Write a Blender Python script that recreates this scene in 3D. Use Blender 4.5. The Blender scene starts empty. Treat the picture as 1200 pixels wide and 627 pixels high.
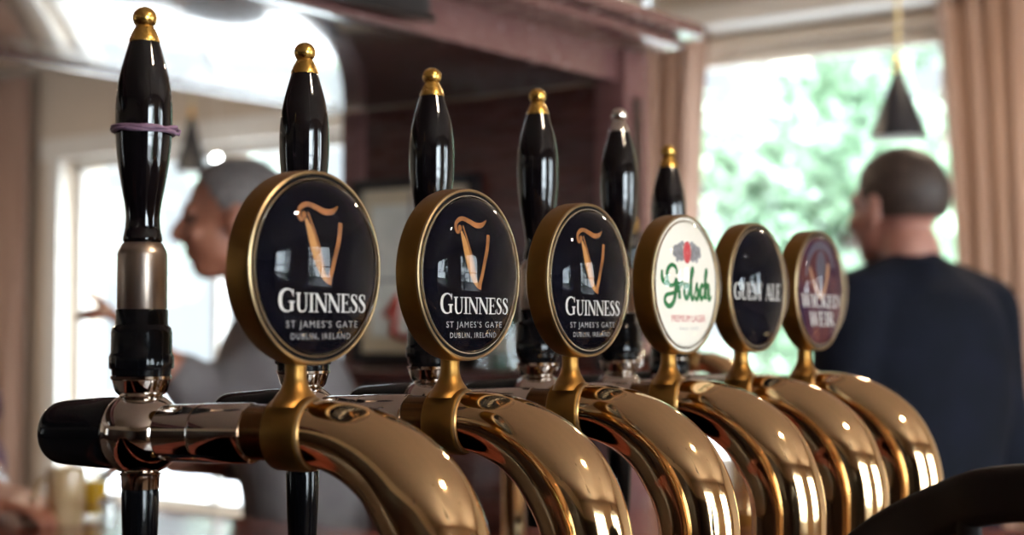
import bpy, bmesh, math, random
from mathutils import Vector, Matrix, noise
PI = math.pi
random.seed(7)
SC = bpy.context.scene
COL = SC.collection

# ------------------------------------------------------------------ camera
EYE = 1.45
PITCH = math.atan(70 / 1770)
cam = bpy.data.cameras.new('camera'); cam_o = bpy.data.objects.new('camera', cam); COL.objects.link(cam_o)
cam.sensor_width = 36; cam.lens = 36 * 1770 / 1200
cam.clip_start = 0.05; cam.clip_end = 200
cam_o.location = (0, 0, EYE); cam_o.rotation_euler = (PI / 2 + PITCH, 0, 0)
cam.dof.use_dof = True; cam.dof.focus_distance = 0.94; cam.dof.aperture_fstop = 5.2
SC.camera = cam_o
SC.view_settings.view_transform = 'Standard'; SC.view_settings.look = 'None'
SC.view_settings.gamma = 1; SC.view_settings.exposure = 0.17
SC.view_settings.use_curve_mapping = False
try:
    SC.cycles.use_denoising = True; SC.cycles.max_bounces = 8; SC.cycles.diffuse_bounces = 4
    SC.cycles.glossy_bounces = 5; SC.cycles.transmission_bounces = 6; SC.cycles.transparent_max_bounces = 12
    SC.cycles.sample_clamp_indirect = 6; SC.cycles.caustics_reflective = False; SC.cycles.caustics_refractive = False
except Exception: pass

# room frame: s runs along the far wall (to the right), r runs along the tap row (away)
SD = Vector((0.806, -0.592, 0)); RD = Vector((0.592, 0.806, 0))
ROT = math.atan2(-0.592, 0.806)
def W(s, r, z=0.0): return SD * s + RD * r + Vector((0, 0, z))

# ------------------------------------------------------------------ world and lights
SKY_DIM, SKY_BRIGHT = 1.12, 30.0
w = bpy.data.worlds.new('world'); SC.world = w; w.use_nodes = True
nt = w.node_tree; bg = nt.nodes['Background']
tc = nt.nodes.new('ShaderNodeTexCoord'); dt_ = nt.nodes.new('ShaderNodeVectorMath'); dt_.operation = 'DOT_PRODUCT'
BRIGHT = (SD * 1.0 - RD * .55 + Vector((0, 0, .45))).normalized()      # unseen side of the sky, made brighter to light the room
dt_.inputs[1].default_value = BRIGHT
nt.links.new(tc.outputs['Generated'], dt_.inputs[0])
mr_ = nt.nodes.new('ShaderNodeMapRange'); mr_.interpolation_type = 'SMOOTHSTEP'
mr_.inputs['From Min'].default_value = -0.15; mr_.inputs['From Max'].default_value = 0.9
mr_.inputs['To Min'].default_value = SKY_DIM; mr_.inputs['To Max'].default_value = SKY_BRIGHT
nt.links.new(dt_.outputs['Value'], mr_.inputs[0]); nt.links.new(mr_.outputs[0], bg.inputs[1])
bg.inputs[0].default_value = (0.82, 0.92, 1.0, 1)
sun = bpy.data.lights.new('sun', 'SUN'); sun.energy = 7.0; sun.angle = .06; sun.color = (1, .95, .86)
sun_o = bpy.data.objects.new('sun', sun); COL.objects.link(sun_o)
sun_o.rotation_euler = (SD * .55 - RD * .75 + Vector((0, 0, 1.5))).to_track_quat('Z', 'Y').to_euler()

def area_portal(s, r, z, sw, sh, facing):
    l = bpy.data.lights.new('window_daylight', 'AREA'); l.shape = 'RECTANGLE'; l.size = sw; l.size_y = sh
    l.cycles.is_portal = True
    o = bpy.data.objects.new('window_daylight', l); COL.objects.link(o)
    o.location = W(s, r, z)
    o.rotation_euler = (-facing).to_track_quat('Z', 'Y').to_euler()
area_portal(-5.52, 5.05, 1.44, 2.1, 1.78, -RD)
area_portal(-2.3, 5.05, 1.72, 1.3, 1.55, -RD)
for rr_ in (-.2, 3.0): area_portal(3.25, rr_, 1.65, 1.8, 1.6, -SD)
for ss_ in (-6.0,): area_portal(ss_, -4.05, 1.65, 1.5, 1.4, RD)

# ------------------------------------------------------------------ materials
def mat(name, base, rough=0.5, metal=0.0, var=0.0, vscale=20, bump=0.0, bscale=60, coat=0.0, emit=None, es=0,
        ior=None, rvar=0.0, stretch=(1, 1, 1), base2=None, trans=0, sheen=0, sss=0, spec=None):
    m = bpy.data.materials.new(name); m.use_nodes = True
    n = m.node_tree; b = n.nodes['Principled BSDF']
    b.inputs['Base Color'].default_value = (*base, 1); b.inputs['Roughness'].default_value = rough
    b.inputs['Metallic'].default_value = metal
    if ior: b.inputs['IOR'].default_value = ior
    if spec is not None: b.inputs['Specular IOR Level'].default_value = spec
    if coat: b.inputs['Coat Weight'].default_value = coat; b.inputs['Coat Roughness'].default_value = 0.06
    if trans: b.inputs['Transmission Weight'].default_value = trans
    if sheen: b.inputs['Sheen Weight'].default_value = sheen
    if sss: b.inputs['Subsurface Weight'].default_value = sss; b.inputs['Subsurface Radius'].default_value = (.02, .008, .004)
    if emit: b.inputs['Emission Color'].default_value = (*emit, 1); b.inputs['Emission Strength'].default_value = es
    t = n.nodes.new('ShaderNodeTexCoord'); mp = n.nodes.new('ShaderNodeMapping'); mp.inputs['Scale'].default_value = stretch
    n.links.new(t.outputs['Object'], mp.inputs[0])
    def nz(sc, det=4):
        q = n.nodes.new('ShaderNodeTexNoise'); q.inputs['Scale'].default_value = sc; q.inputs['Detail'].default_value = det
        n.links.new(mp.outputs[0], q.inputs['Vector']); return q
    b2 = base2 or tuple(c * (1 - var) for c in base)
    q = nz(vscale); r = n.nodes.new('ShaderNodeValToRGB')
    r.color_ramp.elements[0].position = .35; r.color_ramp.elements[1].position = .68
    r.color_ramp.elements[0].color = (*b2, 1); r.color_ramp.elements[1].color = (*base, 1)
    n.links.new(q.outputs[0], r.inputs[0]); n.links.new(r.outputs[0], b.inputs['Base Color'])
    if rvar:
        q2 = nz(vscale * 2.3); mr = n.nodes.new('ShaderNodeMapRange')
        mr.inputs['To Min'].default_value = max(0.0, rough - rvar); mr.inputs['To Max'].default_value = rough + rvar
        n.links.new(q2.outputs[0], mr.inputs[0]); n.links.new(mr.outputs[0], b.inputs['Roughness'])
    if bump:
        q3 = nz(bscale, 6); bp = n.nodes.new('ShaderNodeBump'); bp.inputs['Strength'].default_value = bump; bp.inputs['Distance'].default_value = 0.002
        n.links.new(q3.outputs[0], bp.inputs['Height']); n.links.new(bp.outputs[0], b.inputs['Normal'])
    return m

M = dict(
    brass=mat('polished_brass', (0.94, 0.65, 0.36), 0.07, 1, var=.12, vscale=8, rvar=.03, bump=.025, bscale=25),
    satin=mat('satin_brass', (0.34, 0.17, 0.042), 0.42, 1, var=.30, vscale=30, rvar=.06, bump=.05, bscale=200),
    satin_edge=mat('pale_brass_edge', (0.44, 0.31, 0.17), 0.34, 1, var=.2, vscale=40, rvar=.06),  # paler than the satin brass it borders
    gold=mat('gold_plating', (0.74, 0.44, 0.11), 0.27, 1, var=.15, vscale=60, rvar=.05),
    chrome=mat('warm_chrome', (0.70, 0.62, 0.56), 0.07, 1, var=.1, vscale=20, rvar=.03),
    chrome2=mat('bright_chrome', (0.86, 0.84, 0.80), 0.05, 1, var=.05, vscale=20),
    steel=mat('brushed_steel', (0.44, 0.35, 0.29), 0.34, 1, var=.2, vscale=60, stretch=(1, 1, .15), rvar=.06, bump=.04, bscale=300),
    black=mat('black_lacquer', (0.004, 0.003, 0.004), 0.07, var=.3, vscale=30, coat=.15, rvar=.02, spec=.4),
    blackp=mat('black_plastic', (0.004, 0.004, 0.005), 0.12, spec=.22, var=.3, vscale=50, bump=.03, bscale=200),
    blackgap=mat('black_gasket', (0.004, 0.003, 0.003), 0.7, var=.2, spec=.1),
    groove=mat('dark_brass', (0.22, 0.11, 0.045), 0.25, 1, var=.4),
    lens=mat('black_enamel_face', (0.004, 0.004, 0.007), 0.6, var=.2, vscale=20, spec=0.0),
    lensw=mat('white_enamel_face', (0.78, 0.74, 0.66), 0.4, var=.03, vscale=10),
    lensb=mat('brown_enamel_face', (0.10, 0.035, 0.03), 0.6, spec=0.0, base2=(0.03, 0.015, 0.035), vscale=35),
    white_ink=mat('white_print', (0.62, 0.60, 0.58), 0.2, var=.08),
    grey_ink=mat('grey_print', (0.34, 0.33, 0.33), 0.25, var=.2, vscale=300, coat=.6),
    harp=mat('orange_gold_print', (0.33, 0.12, 0.03), 0.25, var=.45, vscale=140, coat=.6),
    harp2=mat('pale_gold_print', (0.46, 0.21, 0.055), 0.25, var=.3, vscale=200, coat=.6),
    green_ink=mat('green_print', (0.012, 0.16, 0.05), 0.25, var=.15, coat=.5),
    red_ink=mat('red_print', (0.55, 0.04, 0.06), 0.25, var=.15, coat=.5),
    pink_ink=mat('dull_red_print', (0.50, 0.14, 0.13), 0.3, var=.1, ),
    silver_ink=mat('silver_print', (0.33, 0.33, 0.36), 0.35, var=.4, vscale=300, coat=.5),
    navy_ink=mat('navy_print', (0.02, 0.025, 0.06), 0.3, var=.2, coat=.5),
    tan_ink=mat('tan_print', (0.36, 0.17, 0.08), 0.3, var=.3, vscale=200, coat=.5),
    rubber=mat('purple_rubber', (0.20, 0.11, 0.17), 0.5, var=.2, vscale=80, bump=.1),
    mahogany=mat('mahogany', (0.075, 0.020, 0.014), 0.28, base2=(0.040, 0.009, 0.006), vscale=6, stretch=(1, 6, 6), coat=.15, spec=.3, bump=.03, rvar=.05),
    lacquer=mat('glossy_lacquered_mahogany', (0.12, 0.05, 0.04), 0.22, base2=(0.08, 0.03, 0.025), vscale=4, stretch=(1, 5, 5), coat=1, ior=1.7),
    bmat=mat('added_mat_black', (0.010, 0.009, 0.009), 0.45, var=.3, bump=.3, bscale=300),
    paving=mat('pale_paving', (0.66, 0.66, 0.68), 0.8, var=.1, vscale=2),
    fascia=mat('mauve_sheen_mahogany', (0.19, 0.092, 0.086), 0.26, base2=(0.16, 0.07, 0.068), vscale=5, stretch=(1, 5, 8), coat=.6, bump=.03, rvar=.05),  # mauve of reflected light put into the base colour
    bartop=mat('bar_top_wood', (0.34, 0.10, 0.07), 0.20, base2=(0.17, 0.045, 0.03), vscale=5, stretch=(1, 7, 1), coat=.45, bump=.02, rvar=.04),
    darkwood=mat('dark_wood', (0.035, 0.014, 0.011), 0.3, base2=(0.018, 0.007, 0.006), vscale=8, stretch=(1, 1, 5), coat=.3, bump=.04),
    chairwood=mat('charcoal_wood', (0.014, 0.008, 0.007), 0.55, spec=.2, base2=(0.012, 0.007, 0.006), vscale=12, stretch=(1, 6, 6), bump=.05),
    wall=mat('beige_plaster', (0.62, 0.51, 0.40), 0.8, var=.06, vscale=3, bump=.06, bscale=80),
    ceil=mat('cream_ceiling', (0.82, 0.68, 0.57), 0.8, var=.05, vscale=3, bump=.05, bscale=60),
    trim=mat('cream_gloss_paint', (0.74, 0.70, 0.64), 0.35, var=.05, vscale=8),
    curtain=mat('rosy_beige_curtain', (0.46, 0.30, 0.225), 0.85, base2=(0.36, 0.22, 0.16), vscale=5, stretch=(5, 5, .4), sheen=.3, bump=.1, bscale=200),
    floor=mat('oak_floor', (0.11, 0.055, 0.03), 0.35, base2=(0.06, 0.03, 0.016), vscale=4, stretch=(1, 8, 1), bump=.05),
    cordm=mat('yellowed_cord', (0.46, 0.40, 0.22), 0.6, var=.1),
    shade=mat('black_metal_shade', (0.012, 0.013, 0.018), 0.3, var=.2),
    shadein=mat('white_shade_lining', (0.75, 0.70, 0.65), 0.5, var=.05),
    bulb=mat('warm_bulb', (1, .8, .5), 0.4, emit=(1.0, 0.62, 0.28), es=60),
    coolglint=mat('white_glint', (1, 1, 1), 0.4, emit=(0.95, 1.0, 1.0), es=40),
    skin=mat('skin', (0.42, 0.17, 0.10), 0.5, base2=(0.33, 0.12, 0.07), vscale=12, sss=.1, bump=.05, bscale=200),
    skin2=mat('pale_skin', (0.46, 0.24, 0.18), 0.5, base2=(0.36, 0.15, 0.11), vscale=12, sss=.1, bump=.05, bscale=200),
    greyhair=mat('grey_hair', (0.24, 0.20, 0.18), 0.6, base2=(0.14, 0.11, 0.10), vscale=60, stretch=(4, 1, 1), bump=.3, bscale=150),
    brownhair=mat('brown_hair', (0.060, 0.036, 0.026), 0.6, base2=(0.03, 0.018, 0.013), vscale=60, stretch=(4, 1, 1), bump=.3, bscale=150),
    greyshirt=mat('grey_shirt', (0.19, 0.17, 0.17), 0.85, base2=(0.14, 0.12, 0.12), vscale=14, bump=.2, bscale=60),
    navyshirt=mat('navy_shirt', (0.006, 0.007, 0.014), 0.9, spec=.15, base2=(0.004, 0.005, 0.009), vscale=14, bump=.2, bscale=60),
    purpleshirt=mat('plum_shirt', (0.15, 0.075, 0.12), 0.85, base2=(0.09, 0.04, 0.07), vscale=20, bump=.2, bscale=60),
    trousers=mat('dark_trousers', (0.03, 0.03, 0.04), 0.85, var=.3, bump=.2),
    shoe=mat('black_leather', (0.015, 0.013, 0.012), 0.35, var=.3, bump=.1),
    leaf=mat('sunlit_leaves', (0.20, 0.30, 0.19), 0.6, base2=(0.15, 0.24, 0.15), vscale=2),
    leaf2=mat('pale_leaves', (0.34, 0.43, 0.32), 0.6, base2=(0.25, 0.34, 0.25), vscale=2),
    bark=mat('bark', (0.12, 0.09, 0.07), 0.9, var=.4, vscale=12, bump=.4, stretch=(4, 4, 1)),
    grass=mat('grass', (0.14, 0.24, 0.07), 0.9, base2=(0.09, 0.17, 0.05), vscale=3, bump=.3),
    frame=mat('black_frame', (0.012, 0.010, 0.012), 0.3, var=.2),
    mountc=mat('cream_print_paper', (0.80, 0.68, 0.48), 0.6, base2=(0.70, 0.58, 0.40), vscale=8, coat=.3),
    picw=mat('pale_print', (0.85, 0.85, 0.78), 0.6, base2=(0.68, 0.70, 0.64), vscale=14, coat=.3),
    redp=mat('red_print_patch', (0.42, 0.05, 0.03), 0.6, var=.3, vscale=20),
    slate=mat('slate_black', (0.018, 0.018, 0.022), 0.4, var=.4, vscale=20),
    ceramic=mat('cream_ceramic', (0.62, 0.46, 0.27), 0.25, base2=(0.55, 0.38, 0.20), vscale=12, coat=.4),
    beer=mat('golden_drink', (0.75, 0.42, 0.02), 0.1, var=.1, coat=.5),
    green_glass=mat('green_bottle_glass', (0.02, 0.12, 0.06), 0.05, var=.2, coat=.8),
    amber=mat('amber_bottle_glass', (0.16, 0.05, 0.01), 0.05, var=.2, coat=.8),
    label_p=mat('paper_label', (0.65, 0.60, 0.50), 0.6, var=.1),
    tray=mat('drip_tray_steel', (0.40, 0.38, 0.36), 0.25, 1, var=.2, rvar=.05),
    silver=mat('watch_silver', (0.85, 0.85, 0.85), 0.15, 1, var=.1),
    eye=mat('eye', (0.05, 0.04, 0.03), 0.1, var=.2),
    white_post=mat('white_paint', (0.80, 0.80, 0.80), 0.5, var=.05),
)
def glass_mat(name, tint, rough=0.02, gl=0.12):
    m = bpy.data.materials.new(name); m.use_nodes = True; n = m.node_tree; n.nodes.clear()
    o = n.nodes.new('ShaderNodeOutputMaterial'); mx = n.nodes.new('ShaderNodeMixShader')
    t = n.nodes.new('ShaderNodeBsdfTransparent'); g = n.nodes.new('ShaderNodeBsdfGlossy'); f = n.nodes.new('ShaderNodeLayerWeight')
    t.inputs[0].default_value = (*tint, 1); g.inputs['Roughness'].default_value = rough; f.inputs[0].default_value = 0.5
    pw = n.nodes.new('ShaderNodeMath'); pw.operation = 'POWER'; pw.inputs[1].default_value = 5
    mm = n.nodes.new('ShaderNodeMath'); mm.operation = 'MULTIPLY_ADD'; mm.inputs[1].default_value = 1 - gl; mm.inputs[2].default_value = gl
    n.links.new(f.outputs['Facing'], pw.inputs[0]); n.links.new(pw.outputs[0], mm.inputs[0]); n.links.new(mm.outputs[0], mx.inputs[0])
    n.links.new(t.outputs[0], mx.inputs[1]); n.links.new(g.outputs[0], mx.inputs[2]); n.links.new(mx.outputs[0], o.inputs[0])
    return m
M['pane'] = glass_mat('window_pane_glass', (0.97, 0.98, 0.98), gl=0.02)
M['domeglass'] = glass_mat('clear_resin_dome', (0.96, 0.96, 0.96), rough=0.01, gl=0.020)
M['glass'] = glass_mat('drinking_glass', (0.93, 0.94, 0.94), gl=0.14)

# ------------------------------------------------------------------ helpers
def link(name, bm, m, parent=None, smooth=True, recalc=True):
    me = bpy.data.meshes.new(name)
    if recalc: bmesh.ops.recalc_face_normals(bm, faces=bm.faces[:])
    if smooth:
        for f in bm.faces: f.smooth = True
    bm.to_mesh(me); bm.free()
    me.materials.append(M[m] if isinstance(m, str) else m)
    if smooth:
        try: me.set_sharp_from_angle(angle=math.radians(38))
        except Exception: pass
    o = bpy.data.objects.new(name, me); COL.objects.link(o)
    if parent: o.parent = parent
    return o
def thing(name, label, cat, loc=(0, 0, 0), rz=0, group=None):
    o = bpy.data.objects.new(name, None); COL.objects.link(o); o.empty_display_size = .05
    o.location = loc; o.rotation_euler = (0, 0, rz); return tag(o, label, cat, group)
def tag(o, label, cat, group=None, kind=None):
    o['label'] = label; o['category'] = cat
    if group: o['group'] = group
    if kind: o['kind'] = kind
    return o
def struct(o, label=None):
    o['kind'] = 'structure'
    if label: o['label'] = label
    return o
def frame_for(d):
    d = d.normalized(); a = Vector((0, 0, 1)) if abs(d.z) < .9 else Vector((0, 1, 0))
    u = a.cross(d).normalized(); return u, d.cross(u)
def add_lathe(bm, prof, origin=(0, 0, 0), axis=(0, 0, 1), seg=64, sx=1, sy=1, ref=None, mod=None, cap=True):
    """prof: (t along axis, radius)"""
    origin = Vector(origin); axis = Vector(axis).normalized()
    if ref is None: u, v = frame_for(axis)
    else: u = Vector(ref); v = axis.cross(u)
    rings = []
    for k, (t, r) in enumerate(prof):
        if r < 1e-6: rings.append([bm.verts.new(origin + axis * t)]); continue
        ring = []
        for i in range(seg):
            a = 2 * PI * i / seg; rr = r * (mod(k, i) if mod else 1)
            ring.append(bm.verts.new(origin + axis * t + u * (rr * sx * math.cos(a)) + v * (rr * sy * math.sin(a))))
        rings.append(ring)
    for a, b in zip(rings, rings[1:]):
        if len(a) == 1 and len(b) == 1: continue
        for i in range(seg):
            j = (i + 1) % seg
            if len(a) == 1: bm.faces.new((a[0], b[i], b[j]))
            elif len(b) == 1: bm.faces.new((a[i], b[0], a[j]))
            else: bm.faces.new((a[i], b[i], b[j], a[j]))
    for end in ((rings[0], rings[-1]) if cap else ()):
        if len(end) > 2:
            try: bm.faces.new(end)
            except Exception: pass
    return bm
def lathe(*a, **k): return add_lathe(bmesh.new(), *a, **k)
def catmull(pts, n=6):
    P = [pts[0]] + list(pts) + [pts[-1]]; out = []
    for i in range(1, len(P) - 2):
        p0, p1, p2, p3 = P[i - 1], P[i], P[i + 1], P[i + 2]
        for k in range(n):
            t = k / n
            out.append(tuple(0.5 * (2 * b + (c - a) * t + (2 * a - 5 * b + 4 * c - d) * t * t + (3 * b - a - 3 * c + d) * t ** 3)
                             for a, b, c, d in zip(p0, p1, p2, p3)))
    out.append(tuple(P[-2])); return out
def smooth_prof(p, n=5): return [(t, max(r, 0)) for t, r in catmull(p, n)]
def add_tube(bm, pts, rad, seg=16, caps=True, side=None):
    pts = [Vector(p) for p in pts]; rad = rad if isinstance(rad, (list, tuple)) else [rad] * len(pts)
    rings = []; u = None
    for i, p in enumerate(pts):
        d = (pts[min(i + 1, len(pts) - 1)] - pts[max(i - 1, 0)]).normalized()
        if side is not None: u = Vector(side)
        elif u is None: u, _ = frame_for(d)
        u = (u - d * u.dot(d)).normalized(); v = d.cross(u)
        rings.append([bm.verts.new(p + (u * math.cos(2 * PI * k / seg) + v * math.sin(2 * PI * k / seg)) * rad[i]) for k in range(seg)])
    for a, b in zip(rings, rings[1:]):
        for i in range(seg):
            j = (i + 1) % seg; bm.faces.new((a[i], a[j], b[j], b[i]))
    if caps:
        bm.faces.new(rings[0]); bm.faces.new(rings[-1])
    return bm
def tube(*a, **k): return add_tube(bmesh.new(), *a, **k)
def add_box(bm, lo, hi, bevel=0.0, mx=None):
    lo = Vector(lo); hi = Vector(hi); c = (lo + hi) / 2; d = hi - lo
    r = bmesh.ops.create_cube(bm, size=1, matrix=Matrix.Translation(c) @ Matrix.Diagonal((d.x, d.y, d.z, 1)))
    if bevel:
        ed = list({e for v in r['verts'] for e in v.link_edges})
        bmesh.ops.bevel(bm, geom=ed, offset=bevel, segments=2, affect='EDGES', profile=.6)
    return bm
def box(*a, **k): return add_box(bmesh.new(), *a, **k)
def room(o, s=0, r=0, z=0):
    """put an object modelled in (s, r, z) axes into the world"""
    o.location = W(s, r, z); o.rotation_euler = (0, 0, ROT); return o
def sbox(name, m, lo, hi, bevel=0.0, parent=None, origin=None):
    """box given in room axes; origin = its base centre"""
    lo = Vector(lo); hi = Vector(hi)
    if parent is not None:
        return link(name, box(lo, hi, bevel), m, parent)
    c = Vector(((lo.x + hi.x) / 2, (lo.y + hi.y) / 2, lo.z))
    return room(link(name, box(lo - c, hi - c, bevel), m), c.x, c.y, c.z)

def loft(bm, secs, seg=28, pw=.85):
    """secs: (centre, half width along x, half depth along y) stacked in z"""
    secs = catmull([(c[0], c[1], c[2], a, b) for c, a, b in secs], 4)
    rings = [[bm.verts.new((x + a * math.copysign(abs(math.cos(t)) ** pw, math.cos(t)), y + b * math.copysign(abs(math.sin(t)) ** pw, math.sin(t)), z)) for t in [2 * PI * k / seg for k in range(seg)]] for x, y, z, a, b in secs]
    for p, q_ in zip(rings, rings[1:]):
        for i in range(seg): bm.faces.new((p[i], p[(i + 1) % seg], q_[(i + 1) % seg], q_[i]))
    bm.faces.new(rings[0]); bm.faces.new(rings[-1])

# ------------------------------------------------------------------ flat print on the domes
def arc(cx, cy, rx, ry, a0, a1, n=14):
    return [(cx + rx * math.cos(math.radians(a0 + (a1 - a0) * i / n)), cy + ry * math.sin(math.radians(a0 + (a1 - a0) * i / n))) for i in range(n + 1)]
def ribbon(pts, wd, n=5, smooth=True):
    if not isinstance(wd, (list, tuple)): wd = [wd] * len(pts)
    p3 = [(x, y, w_) for (x, y), w_ in zip(pts, wd)]
    if smooth and len(p3) > 2: p3 = catmull(p3, n)
    else:
        q = []
        for a, b in zip(p3, p3[1:]):
            for k in range(n): q.append(tuple(a[i] + (b[i] - a[i]) * k / n for i in range(3)))
        p3 = q + [p3[-1]]
    L = []
    for i, (x, y, w_) in enumerate(p3):
        a = p3[max(i - 1, 0)]; b = p3[min(i + 1, len(p3) - 1)]
        dx, dy = b[0] - a[0], b[1] - a[1]; l = math.hypot(dx, dy) or 1
        nx, ny = -dy / l * w_ / 2, dx / l * w_ / 2
        L.append(((x + nx, y + ny), (x, y), (x - nx, y - ny)))
    qs = []
    for a, b in zip(L, L[1:]):
        qs.append([a[0], a[1], b[1], b[0]]); qs.append([a[1], a[2], b[2], b[1]])
    return qs
def ln(x0, y0, x1, y1, w_): return ribbon([(x0, y0), (x1, y1)], w_, smooth=False)
TH, TN, SF = .155, .065, .05
GL = {
 'I': (.42, lambda: ln(.21, 0, .21, 1, TH) + ln(.03, .975, .39, .975, SF) + ln(.03, .025, .39, .025, SF)),
 'N': (.94, lambda: ln(.14, 0, .14, 1, TN) + ln(.80, 0, .80, 1, TN) + ln(.14, .96, .78, .04, TH * 1.1) + ln(-.02, .975, .22, .975, SF) + ln(.02, .025, .28, .025, SF) + ln(.66, .975, .94, .975, SF)),
 'U': (.88, lambda: ribbon([(.19, 1), (.19, .6), (.19, .3), (.28, .08), (.46, .03), (.64, .1), (.72, .3), (.72, .6), (.72, 1)], [TH, TH, TH, .12, .07, .07, TN, TN, TN], 5) + ln(.02, .975, .36, .975, SF) + ln(.58, .975, .86, .975, SF)),
 'E': (.70, lambda: ln(.18, 0, .18, 1, TH) + ln(.02, .972, .60, .972, .055) + ln(.18, .51, .48, .51, .05) + ln(.02, .028, .64, .028, .055) + ln(.60, .78, .60, .99, .04) + ln(.48, .40, .48, .62, .04) + ln(.65, .01, .65, .26, .04)),
 'S': (.60, lambda: ribbon([(.47, .80), (.40, .93), (.27, .97), (.15, .90), (.12, .76), (.22, .62), (.36, .49), (.47, .34), (.45, .16), (.33, .04), (.20, .03), (.10, .12), (.07, .24)], [.03, .05, .06, .10, .14, .17, .18, .16, .12, .07, .06, .05, .03], 3) + ln(.48, .70, .48, .98, .035) + ln(.065, .02, .065, .32, .035)),
 'G': (1.0, lambda: ribbon([(.84, .76), (.76, .90), (.57, .97), (.36, .92), (.19, .76), (.14, .50), (.19, .24), (.35, .07), (.57, .03), (.76, .10)], [.04, .06, .06, .10, .16, .18, .16, .10, .06, .06], 4) + ln(.78, .05, .78, .44, TH) + ln(.60, .44, .95, .44, SF) + ln(.85, .68, .85, .97, .045)),
 'C': (.88, lambda: ribbon([(.80, .76), (.72, .90), (.55, .97), (.34, .92), (.18, .76), (.13, .50), (.18, .24), (.34, .07), (.55, .03), (.72, .1), (.81, .24)], [.04, .06, .06, .10, .16, .18, .16, .10, .06, .06, .04], 4) + ln(.81, .68, .81, .97, .045)),
 'T': (.74, lambda: ln(.37, 0, .37, 1, TH) + ln(.02, .972, .72, .972, .055) + ln(.03, .76, .03, .99, .04) + ln(.71, .76, .71, .99, .04) + ln(.2, .025, .54, .025, SF)),
 'L': (.66, lambda: ln(.18, 0, .18, 1, TH) + ln(.02, .975, .36, .975, SF) + ln(.02, .028, .62, .028, .055) + ln(.62, .01, .62, .28, .04)),
 'A': (.88, lambda: ln(.12, .02, .42, .98, TN) + ln(.42, .98, .74, .02, TH) + ln(.22, .34, .62, .34, .05) + ln(0, .025, .24, .025, SF) + ln(.58, .025, .88, .025, SF)),
 'W': (1.22, lambda: ln(.12, .98, .36, .02, TH) + ln(.36, .02, .60, .98, TN) + ln(.58, .98, .84, .02, TH) + ln(.84, .02, 1.08, .98, TN) + ln(0, .975, .28, .975, SF) + ln(.48, .975, .72, .975, SF) + ln(.96, .975, 1.2, .975, SF)),
 'R': (.82, lambda: ln(.18, 0, .18, 1, TH) + ribbon([(.18, .97), (.45, .96), (.58, .76), (.45, .54), (.2, .52)], [.05, .06, .14, .06, .05], 5) + ln(.36, .52, .72, .02, TH) + ln(.02, .025, .34, .025, SF) + ln(.6, .025, .84, .025, SF)),
 'K': (.86, lambda: ln(.18, 0, .18, 1, TH) + ln(.22, .42, .68, .97, TN) + ln(.32, .56, .74, .02, TH) + ln(.02, .975, .34, .975, SF) + ln(.02, .025, .34, .025, SF) + ln(.55, .975, .8, .975, SF) + ln(.6, .025, .88, .025, SF)),
 'D': (.92, lambda: ln(.18, 0, .18, 1, TH) + ribbon([(.1, .97), (.45, .96), (.74, .78), (.80, .5), (.74, .22), (.45, .04), (.1, .03)], [.05, .06, .13, .17, .13, .06, .05], 5)),
 ' ': (.40, lambda: []),
}
def word(txt, x0, x1, yb, cap, first=1.0):
    wd = []; tot = 0
    for i, ch in enumerate(txt):
        k = first if i == 0 else 1.0; wd.append(GL[ch][0] * k); tot += GL[ch][0] * k
    sc = (x1 - x0) / tot; x = x0; out = []
    for i, ch in enumerate(txt):
        k = first if i == 0 else 1.0
        for q in GL[ch][1]():
            out.append([(x + px * sc * k, yb + py * cap * k) for px, py in q])
        x += wd[i] * sc
    return out
def bfont(txt, x0, x1, yb, cap, space=1.0):
    cu = bpy.data.curves.new('t', 'FONT'); cu.body = txt; cu.resolution_u = 3; cu.space_character = space
    ob = bpy.data.objects.new('t', cu); COL.objects.link(ob)
    bpy.context.view_layer.update()
    me = bpy.data.meshes.new_from_object(ob.evaluated_get(bpy.context.evaluated_depsgraph_get()))
    xs = [v.co.x for v in me.vertices]; a, b = min(xs), max(xs); h = 0.69
    sx_ = (x1 - x0) / (b - a)
    polys = [[((me.vertices[i].co.x - a) * sx_ + x0, me.vertices[i].co.y * cap / h + yb) for i in p.vertices] for p in me.polygons]
    bpy.data.objects.remove(ob); bpy.data.curves.remove(cu); bpy.data.meshes.remove(me)
    return polys

# ------------------------------------------------------------------ the beer taps
TAP_ROT = math.radians(-24.0)
CT = Vector((math.cos(TAP_ROT), math.sin(TAP_ROT), 0))
ROW = Vector((0.59201318, 0.80592828, 0))
RING0 = Vector((-0.11622, 0.81925, EYE - 0.05738))
COUNTER = 1.13
MAT = 0.006
BR = math.radians(-11.0)
BN = Vector((math.cos(BR), math.sin(BR), 0)); BH = Vector((-math.sin(BR), math.cos(BR), 0)); BZ = Vector((0, 0, 1))
LR, LH, LB, FP = 0.0472, 0.0190, 0.0056, 0.0068     # dome radius, height, base; level of the printed face
def badge_pt(C, h, v, n): return C + BH * h + BZ * v + BN * n
def print_on(name, polys, m, C, parent, roll=0, eps=.00014, cut=False):
    bm = bmesh.new(); c, s = math.cos(math.radians(roll)), math.sin(math.radians(roll))
    for p in polys:
        vs = [bm.verts.new((x * c - y * s, x * s + y * c, 0)) for x, y in p]
        try: bm.faces.new(vs)
        except Exception: pass
    for v in bm.verts:
        x, y = v.co.x, v.co.y
        v.co = badge_pt(C, x, y, FP + eps)
    o = link(name, bm, m, parent, recalc=False)
    return o

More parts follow.
